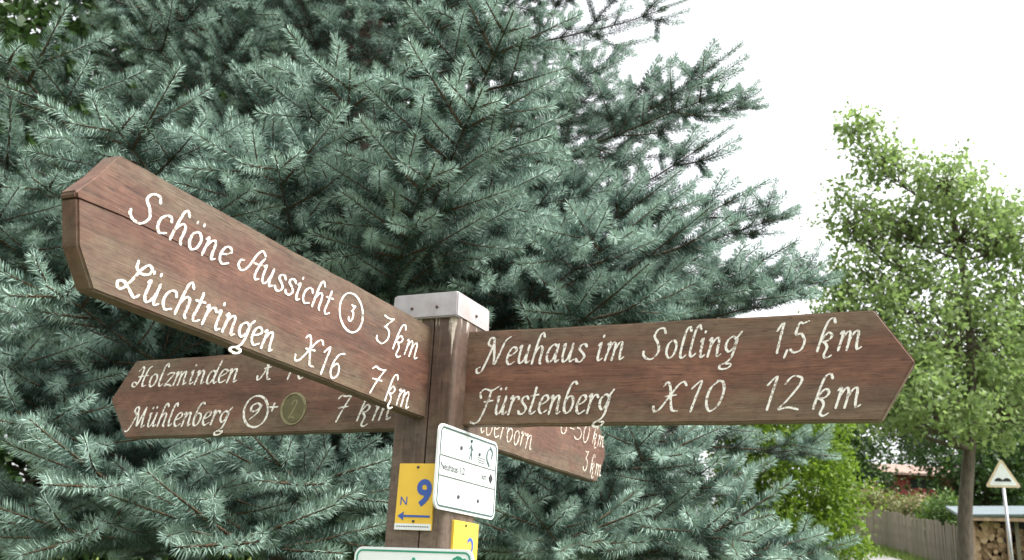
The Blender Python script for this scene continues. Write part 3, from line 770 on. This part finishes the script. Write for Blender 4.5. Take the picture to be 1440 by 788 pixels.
def stroke_mesh(paths, y0, hw, nib=.5, thin=.4, rise=.0006):
    """paths in (x,z) metres on a board face at local y = y0 (outward is -y); overlapping strokes are stepped a hair apart"""
    V = []; F = []
    rj = random.Random(int(abs(paths[0][0][0]) * 1e5))
    for si, pts in enumerate(paths):
        yy = y0 - rise - .00004 * (si % 24); n = len(pts); L = []; Rr = []
        for i, p in enumerate(pts):
            a = pts[min(i + 1, n - 1)] - pts[max(i - 1, 0)]; a = a.normalized() if a.length > 1e-9 else Vector((1, 0))
            th = abs(math.sin(math.atan2(a.y, a.x) - nib)); h = hw * (thin + (1 - thin) * th) * rj.uniform(.82, 1.12)
            nn = Vector((-a.y, a.x)) * h; L.append(p + nn); Rr.append(p - nn)
        a = (pts[0] - pts[1]); a = a.normalized() * hw * .8 if a.length > 0 else Vector((0, 0))
        c = (pts[-1] - pts[-2]); c = c.normalized() * hw * .8 if c.length > 0 else Vector((0, 0))
        L = [L[0] * .75 + Rr[0] * .25 + a] + L + [L[-1] * .75 + Rr[-1] * .25 + c]; Rr = [Rr[0] * .75 + L[1] * .25 + a] + Rr + [Rr[-1] * .75 + L[-2] * .25 + c]
        m = len(L); b0 = len(V)
        for q in range(m):
            V += [(L[q].x, yy, L[q].y), (Rr[q].x, yy, Rr[q].y), (L[q].x, y0 + .001, L[q].y), (Rr[q].x, y0 + .001, Rr[q].y)]
        for q in range(m - 1):
            a0 = b0 + 4 * q; a1 = a0 + 4
            F += [(a0, a0 + 1, a1 + 1, a1), (a0 + 2, a0, a1, a1 + 2), (a0 + 1, a0 + 3, a1 + 3, a1 + 1)]
        F += [(b0, b0 + 2, b0 + 3, b0 + 1), (b0 + 4 * (m - 1), b0 + 4 * (m - 1) + 1, b0 + 4 * (m - 1) + 3, b0 + 4 * (m - 1) + 2)]
    return V, F

def text_paths(txt, x0, x1, zb, xh, slant=.16, seed=0):
    adv = 0; raw = []; rj = random.Random(seed + len(txt))
    for ch in txt:
        a, st = G[ch]; jy = rj.uniform(-.04, .04)
        for s in st:
            P = [Vector((float(q.split(',')[0]) + adv, float(q.split(',')[1]) + jy)) for q in s.split()]
            raw.append([Vector((p.x + slant * p.y, p.y)) for p in cr(P, 7)])
        adv += a
    mx_ = max(p.x for s in raw for p in s); mn = min(p.x for s in raw for p in s); k_ = (x1 - x0) / (mx_ - mn)
    return [[Vector((x0 + (p.x - mn) * k_, zb + p.y * xh)) for p in s] for s in raw]

k = NT('white_lettering'); f = k.noise(k.coord(), 220, 3, .6); g2 = k.noise(k.coord(), 25, 4, .6)
cc = k.ramp(f, [(.37, (.22, .16, .12)), (.47, (.70, .68, .63))]); M['paint'] = k.col(k.mix(k.ramp(g2, [(.6, 0.), (.8, .5)]), cc, (.38, .33, .27)), .6, .3)
k = NT('faded_lettering'); f = k.noise(k.coord(), 120, 3, .6)
M['paint_old'] = k.col(k.ramp(f, [(.35, (.25, .19, .14)), (.6, (.62, .58, .51))]), .7, .3)
M['plug'] = plain('plug_green', (.10, .09, .045), .8, var=.3, scale=40)
M['plugring'] = plain('plug_ring', (.20, .18, .10), .8, var=.2, scale=40)

def make_arm(rot, tilt, z0, outline, flip, seed, label, TH=.015, light_comp=(1, 1, 1)):
    """arm lies along local +X; outline in (s, z); flip mirrors the reading face to the other side"""
    m = stained_wood('arm_wood', *[tuple(a * b for a, b in zip(wood[q], light_comp)) for q in ('dark', 'mid', 'light')], algae=.5, seed=seed)  # per-arm wood colour factor, countering how brightly each face is lit
    jr = random.Random(seed); o2 = []
    for i, (s_, z_) in enumerate(outline):          # long edges worn slightly wavy
        s1, z1 = outline[(i + 1) % len(outline)]; o2.append((s_, z_))
        if abs(s1 - s_) > .4:
            for q in range(1, 16): o2.append((s_ + (s1 - s_) * q / 16, z_ + (z1 - z_) * q / 16 + jr.uniform(-.0011, .0011)))
    outline = o2
    bm = bmesh.new(); fs = bm.faces.new([bm.verts.new((s, -TH, zz)) for s, zz in outline])
    r_ = bmesh.ops.extrude_face_region(bm, geom=[fs]); bmesh.ops.translate(bm, verts=[v for v in r_['geom'] if isinstance(v, bmesh.types.BMVert)], vec=(0, 2 * TH, 0))
    bmesh.ops.recalc_face_normals(bm, faces=bm.faces)
    bmesh.ops.bevel(bm, geom=[e for e in bm.edges if len(e.link_faces) == 2 and e.calc_face_angle(0) > .9 and not all(.69 < v.co.x < 1.0125 and .107 < v.co.z < .1155 for v in e.verts)], offset=.003, segments=3, affect='EDGES')
    bmesh.ops.triangulate(bm, faces=[f_ for f_ in bm.faces if len(f_.verts) > 4])
    o = bmobj('arm', bm, m, sign); o.location = (0, 0, PZ - post_g + z0); o.rotation_euler = (0, -tilt, rot)
    o['label'] = label; return o

def letters(arm, words, sgn, mat='paint', hw=.0027, TH=.015):
    """sgn=+1: text runs with arm +X on its -Y face; sgn=-1: runs against +X on its +Y face"""
    for i, (txt, s0, s1, zb, xh, *opt) in enumerate(words):
        paths = text_paths(txt, s0, s1, zb, xh, seed=i) if sgn > 0 else text_paths(txt, -s0, -s1, zb, xh, seed=i)
        V, F = stroke_mesh(paths, -TH, opt[0] if opt else hw)
        if sgn < 0: V = [(-x, -y, zz) for x, y, zz in V]
        mesh('lettering', V, F, M[mat if len(opt) < 2 else opt[1]], arm)
def rings(cx, cz, rx, rz): return [[Vector((cx + rx * math.cos(2 * math.pi * i / 36), cz + rz * math.sin(2 * math.pi * i / 36))) for i in range(38)]]

# right arm (local +X = BX): readers see its -Y face
ra = make_arm(0, -.0099, 0, [(.03, 0), (.8914, -.002), (.9527, .103), (.8898, .199), (.03, .2)], 1, 1.3, 'arm pointing right reading Neuhaus im Solling 1,5 km and Fürstenberg X10 12 km', light_comp=(1.15, 1.12, 1.08))
letters(ra, [('Neuhaus', .098, .342, .126, .037), ('im', .366, .419, .126, .036), ('Solling', .46, .652, .125, .036), ('1,5', .716, .775, .126, .035), ('km', .788, .864, .126, .035),
             ('Fürstenberg', .094, .402, .0215, .037), ('X', .482, .546, .0205, .036), ('10', .554, .618, .021, .036), ('12', .696, .76, .021, .038), ('km', .778, .858, .022, .036)], 1)
# left front arm (local +X = -AX): face seen is +BX side
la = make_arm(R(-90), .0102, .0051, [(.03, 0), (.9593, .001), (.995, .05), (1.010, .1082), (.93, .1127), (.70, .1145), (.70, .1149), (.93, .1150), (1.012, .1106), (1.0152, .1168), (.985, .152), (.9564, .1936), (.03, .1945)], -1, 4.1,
    'arm reaching forward reading Schöne Aussicht 3 km and Lüchtringen X16 7 km, split at the tip', light_comp=(.80, .76, .74))
letters(la, [('Schöne', .922, .712, .114, .0305), ('Aussicht', .692, .434, .115, .0305), ('3', .3785, .3605, .123, .0195, .0028), ('3', .279, .222, .110, .036), ('km', .217, .122, .110, .033),
             ('Lüchtringen', .922, .586, .0125, .031), ('X', .522, .447, .013, .033), ('16', .444, .379, .009, .032), ('7', .283, .236, .009, .033), ('km', .228, .139, .006, .033)], -1)
V, F = stroke_mesh(rings(-.3715, .139, .0385, .036), -.015, .003); mesh('ring', [(-x, -y, zz) for x, y, zz in V], F, M['paint'], la)
# left rear arm (local +X = -BX): face seen is the -AX side = local +Y
ba = make_arm(R(180), -.0065, -.0051, [(.03, 0), (.8446, .0), (.9097, .0974), (.8485, .1917), (.03, .1934)], -1, 7.7, 'arm pointing left reading Holzminden and Mühlenberg 9 + 7 km, with a green plug')
letters(ba, [('Holzminden', .846, .526, .124, .032), ('X', .466, .415, .123, .033), ('10', .38, .32, .124, .033), ('Mühlenberg', .846, .527, .025, .032), ('9', .473, .444, .034, .0225, .003), ('+', .423, .398, .040, .028, .0025),
             ('7', .237, .2, .022, .036), ('km', .183, .1, .0225, .035)], -1)
V, F = stroke_mesh(rings(-.4585, .0518, .034, .0362), -.015, .0032); mesh('ring', [(-x, -y, zz) for x, y, zz in V], F, M['paint'], ba)
bm = bmesh.new(); bmesh.ops.create_cone(bm, cap_ends=True, segments=28, radius1=.031, radius2=.031, depth=.002, matrix=Matrix.Translation((.3545, .015, .0545)) @ Matrix.Rotation(R(90), 4, 'X'))
tag(bmobj('plug', bm, M['plug'], ba), 'round green plug covering a painted number')
V, F = stroke_mesh(rings(-.3545, .0545, .032, .035), -.015, .003, rise=.0018); mesh('ring', [(-x, -y, zz) for x, y, zz in V], F, M['plugring'], ba)
letters(ba, [('2', .365, .346, .034, .025, .002, 'plugring')], -1, TH=.0158)
# right rear arm (local +X = AX): face seen is the +BX side = local -Y
ka = make_arm(R(90), .0096, -.0097, [(.03, 0), (.9751, .002), (1.0, .02), (1.052, .085), (1.052, .115), (1.0, .17), (.972, .198), (.03, .2)], 1, 9.2, 'arm pointing back to the right reading Silberborn 3 km, half hidden', light_comp=(.85, .82, .8))
letters(ka, [('Silberborn', .10, .484, .028, .037), ('6-50', .686, .908, .102, .034), ('km', .938, 1.034, .112, .032), ('3', .865, .908, .024, .036), ('km', .922, 1.015, .022, .033)], 1, 'paint_old', hw=.0023)

# ------------------------------------------------------------------ plates on the post
M['platewhite'] = plain('plate_white', (.68, .71, .71), .35, .4, var=.04, scale=9)
M['plateline'] = plain('plate_line', (.05, .09, .085), .5, .3)
M['plategrey'] = plain('plate_print', (.08, .09, .09), .5, .3)
M['plategreen'] = plain('plate_green', (.03, .25, .15), .5, .3)
M['yellow'] = plain('plate_yellow', (.72, .46, .05), .45, .4, var=.08, scale=18)
M['blue'] = plain('plate_blue', (.045, .10, .36), .5, .3)
M['screw'] = plain('screw', (.09, .09, .09), .4, .5, .7)

def rr_ring(w_, h_, r, n=6):
    return [(x, y) for x, y in rsq(0, 0, w_ / 2, h_ / 2, r, n)]
def plate_on(parent, name, ring, y0, y1, mat):
    n = len(ring); V = [(x, y0, z) for x, z in ring] + [(x, y1, z) for x, z in ring]
    return mesh(name, V, [tuple(range(n)), tuple(reversed(range(n, 2 * n)))] + [(i, i + n, (i + 1) % n + n, (i + 1) % n) for i in range(n)], mat, parent)
def frame(parent, w_, h_, r, t, y, mat):
    a = rr_ring(w_, h_, r); b = rr_ring(w_ - 2 * t, h_ - 2 * t, max(.001, r - t)); n = len(a)
    V = [(x, y, z) for x, z in a + b] + [(x, y + .001, z) for x, z in a + b]
    F = [(i, (i + 1) % n, (i + 1) % n + n, i + n) for i in range(n)]
    return mesh('border', V, F, mat, parent)
def typed(parent, txt, x, z, size, mat, y, name='lettering', align='LEFT', bold=0.):
    cu = bpy.data.curves.new('t', 'FONT'); cu.body = txt; cu.size = size; cu.align_x = align; cu.extrude = .0002; cu.offset = bold; cu.resolution_u = 4
    to = bpy.data.objects.new('t', cu); C.objects.link(to); bpy.context.view_layer.update()
    me = bpy.data.meshes.new_from_object(to.evaluated_get(bpy.context.evaluated_depsgraph_get())); bpy.data.objects.remove(to)
    me.materials.clear(); me.materials.append(mat)
    me.transform(Matrix.Translation((x, y, z)) @ Matrix.Rotation(R(90), 4, 'X'))
    o = bpy.data.objects.new(name, me); C.objects.link(o); o.parent = parent; return o
def bar(parent, name, x0, x1, z0, z1, y, mat):
    bm = bmesh.new(); box(bm, x0, x1, y, y + .0012, z0, z1); return bmobj(name, bm, mat, parent)
def dot(parent, x, z, r, y, mat, name='screw'):
    bm = bmesh.new(); bmesh.ops.create_cone(bm, cap_ends=True, segments=14, radius1=r, radius2=r * .8, depth=.003, matrix=Matrix.Translation((x, y, z)) @ Matrix.Rotation(R(90), 4, 'X')); return bmobj(name, bm, mat, parent)
def place_on(face, along, zc, roll=0.):
    """Empty on a post face; local -Y points out of the face, local X runs to the reader's right"""
    if face == 'front': p = Vector((PX, PY, 0)) - AX * (HW + .0025) + BX * along; rz = -YAW
    else: p = Vector((PX, PY, 0)) + BX * (OB + HW + .0025) + AX * along; rz = R(90) - YAW
    p.z = PZ + zc; return p, rz
def plate(name, face, along, zc, label, cat='sign', roll=0., group=None):
    p, rz = place_on(face, along, zc); o = empty(name, p); o.rotation_euler = (0, roll, rz); tag(o, label, cat, group); return o
def figure(parent, x, z, h, y, mat):
    s = h
    pts = [[Vector((x, z + .62 * s)), Vector((x + .02 * s, z + .35 * s)), Vector((x - .1 * s, z))], [Vector((x, z + .35 * s)), Vector((x + .1 * s, z + .18 * s)), Vector((x + .12 * s, z))], [Vector((x, z + .6 * s)), Vector((x + .16 * s, z + .42 * s))], [Vector((x, z + .6 * s)), Vector((x - .14 * s, z + .44 * s))]]
    V, F = stroke_mesh([cr(q, 4) for q in pts], y + .001, .055 * s, rise=.0005); g_ = mesh('hiker_pictogram', V, F, mat, parent)
    dot(parent, x, z + .8 * s, .09 * s, y, mat, 'hiker_head')

FY = -.0025           # front of the 5 mm thick backing on the face
# white trail plate on the right face
pw = plate('trail_plate', 'right', .0135, -.095, 'white trail plate with two thin lines and hiker pictogram, right side of the post')
plate_on(pw, 'panel', rr_ring(.272, .166, .018), FY, .0025, M['platewhite']); frame(pw, .262, .156, .014, .0035, FY - .001, M['plateline'])
bar(pw, 'rule', -.125, .125, .0205, .0222, FY - .0012, M['plategrey']); bar(pw, 'rule', -.125, .125, -.019, -.0173, FY - .0012, M['plategrey'])
for x, z in ((-.04, .046), (.045, .045), (-.04, -.052), (.05, -.051)): dot(pw, x, z, .0045, FY - .001, M['screw'])
figure(pw, .005, .03, .046, FY - .001, M['plateline'])
V, F = stroke_mesh([cr([Vector((.098, .066)), Vector((.084, .055)), Vector((.083, .04)), Vector((.095, .028))], 6), cr([Vector((.098, .066)), Vector((.108, .058)), Vector((.106, .046))], 5)], FY, .004, rise=.0006); mesh('emblem', V, F, M['plateline'], pw)
typed(pw, 'Neuhaus 1,2', -.124, -.006, .021, M['plategrey'], FY - .0006); typed(pw, '1 km', .045, -.004, .02, M['plategrey'], FY - .0006)
plate_on(pw, 'diamond', [(.106, .002 - .011), (.116, .002), (.106, .002 + .011), (.096, .002)], FY - .0012, FY, M['black'])
for j in range(3): bar(pw, 'print_line', .04, .075, .0285 + j * .0045, .030 + j * .0045, FY - .0008, M['plategrey'])
# yellow marker 9 on the front face
y1 = plate('trail_marker', 'front', .0085, -.1515, 'yellow trail marker with blue 9 and left arrow', 'marker', R(.6))
plate_on(y1, 'panel', rr_ring(.083, .131, .002), FY, .0025, M['yellow'])
bar(y1, 'strip', -.0412, .0412, -.0652, -.053, FY - .001, M['platewhite'])
typed(y1, '9', .003, -.016, .070, M['blue'], FY - .0006, bold=.0022); typed(y1, 'N', -.034, -.017, .024, M['blue'], FY - .0006)
bar(y1, 'arrow_shaft', -.024, .037, -.0405, -.0365, FY - .0012, M['blue'])
plate_on(y1, 'arrow_head', [(-.036, -.0385), (-.022, -.047), (-.024, -.0385), (-.022, -.030)], FY - .0013, FY, M['blue'])
for j in range(14): bar(y1, 'print_line', -.036 + j * .0053, -.0322 + j * .0053, -.0595, -.0578, FY - .0016, M['plategrey'])
dot(y1, .002, .058, .003, FY - .001, M['screw']); dot(y1, .001, -.0485, .003, FY - .001, M['screw'])
# yellow marker on the right face
y2 = plate('trail_marker', 'right', .020, -.258, 'yellow trail marker with grey blue numeral below the white plate', 'marker')
plate_on(y2, 'panel', rr_ring(.11, .131, .002), FY, .0025, M['yellow']); typed(y2, '2', .004, -.014, .072, M['blue'], FY - .0006); dot(y2, -.004, .058, .003, FY - .001, M['screw'])
# lower white plate
lw = plate('trail_plate', 'front', .0125, -.334, 'white trail plate with green border at the foot of the yellow marker 9')
plate_on(lw, 'panel', rr_ring(.266, .166, .018), FY, .0025, M['platewhite']); frame(lw, .256, .156, .014, .0035, FY - .001, M['plategreen'])
figure(lw, .004, .028, .042, FY - .001, M['plategreen'])
V, F = stroke_mesh([cr([Vector((.112, .058)), Vector((.098, .067)), Vector((.088, .055)), Vector((.095, .04)), Vector((.108, .036))], 6), cr([Vector((.1, .056)), Vector((.114, .062)), Vector((.12, .05))], 5)], FY, .005, rise=.0006); mesh('emblem', V, F, M['plategreen'], lw)
bar(lw, 'rule', -.12, .12, .0205, .0222, FY - .0012, M['plategrey']); bar(lw, 'rule', -.12, .12, -.019, -.0173, FY - .0012, M['plategrey'])
for x, z in ((-.05, .045), (.05, .045), (-.05, -.052), (.05, -.052)): dot(lw, x, z, .0045, FY - .001, M['screw'])
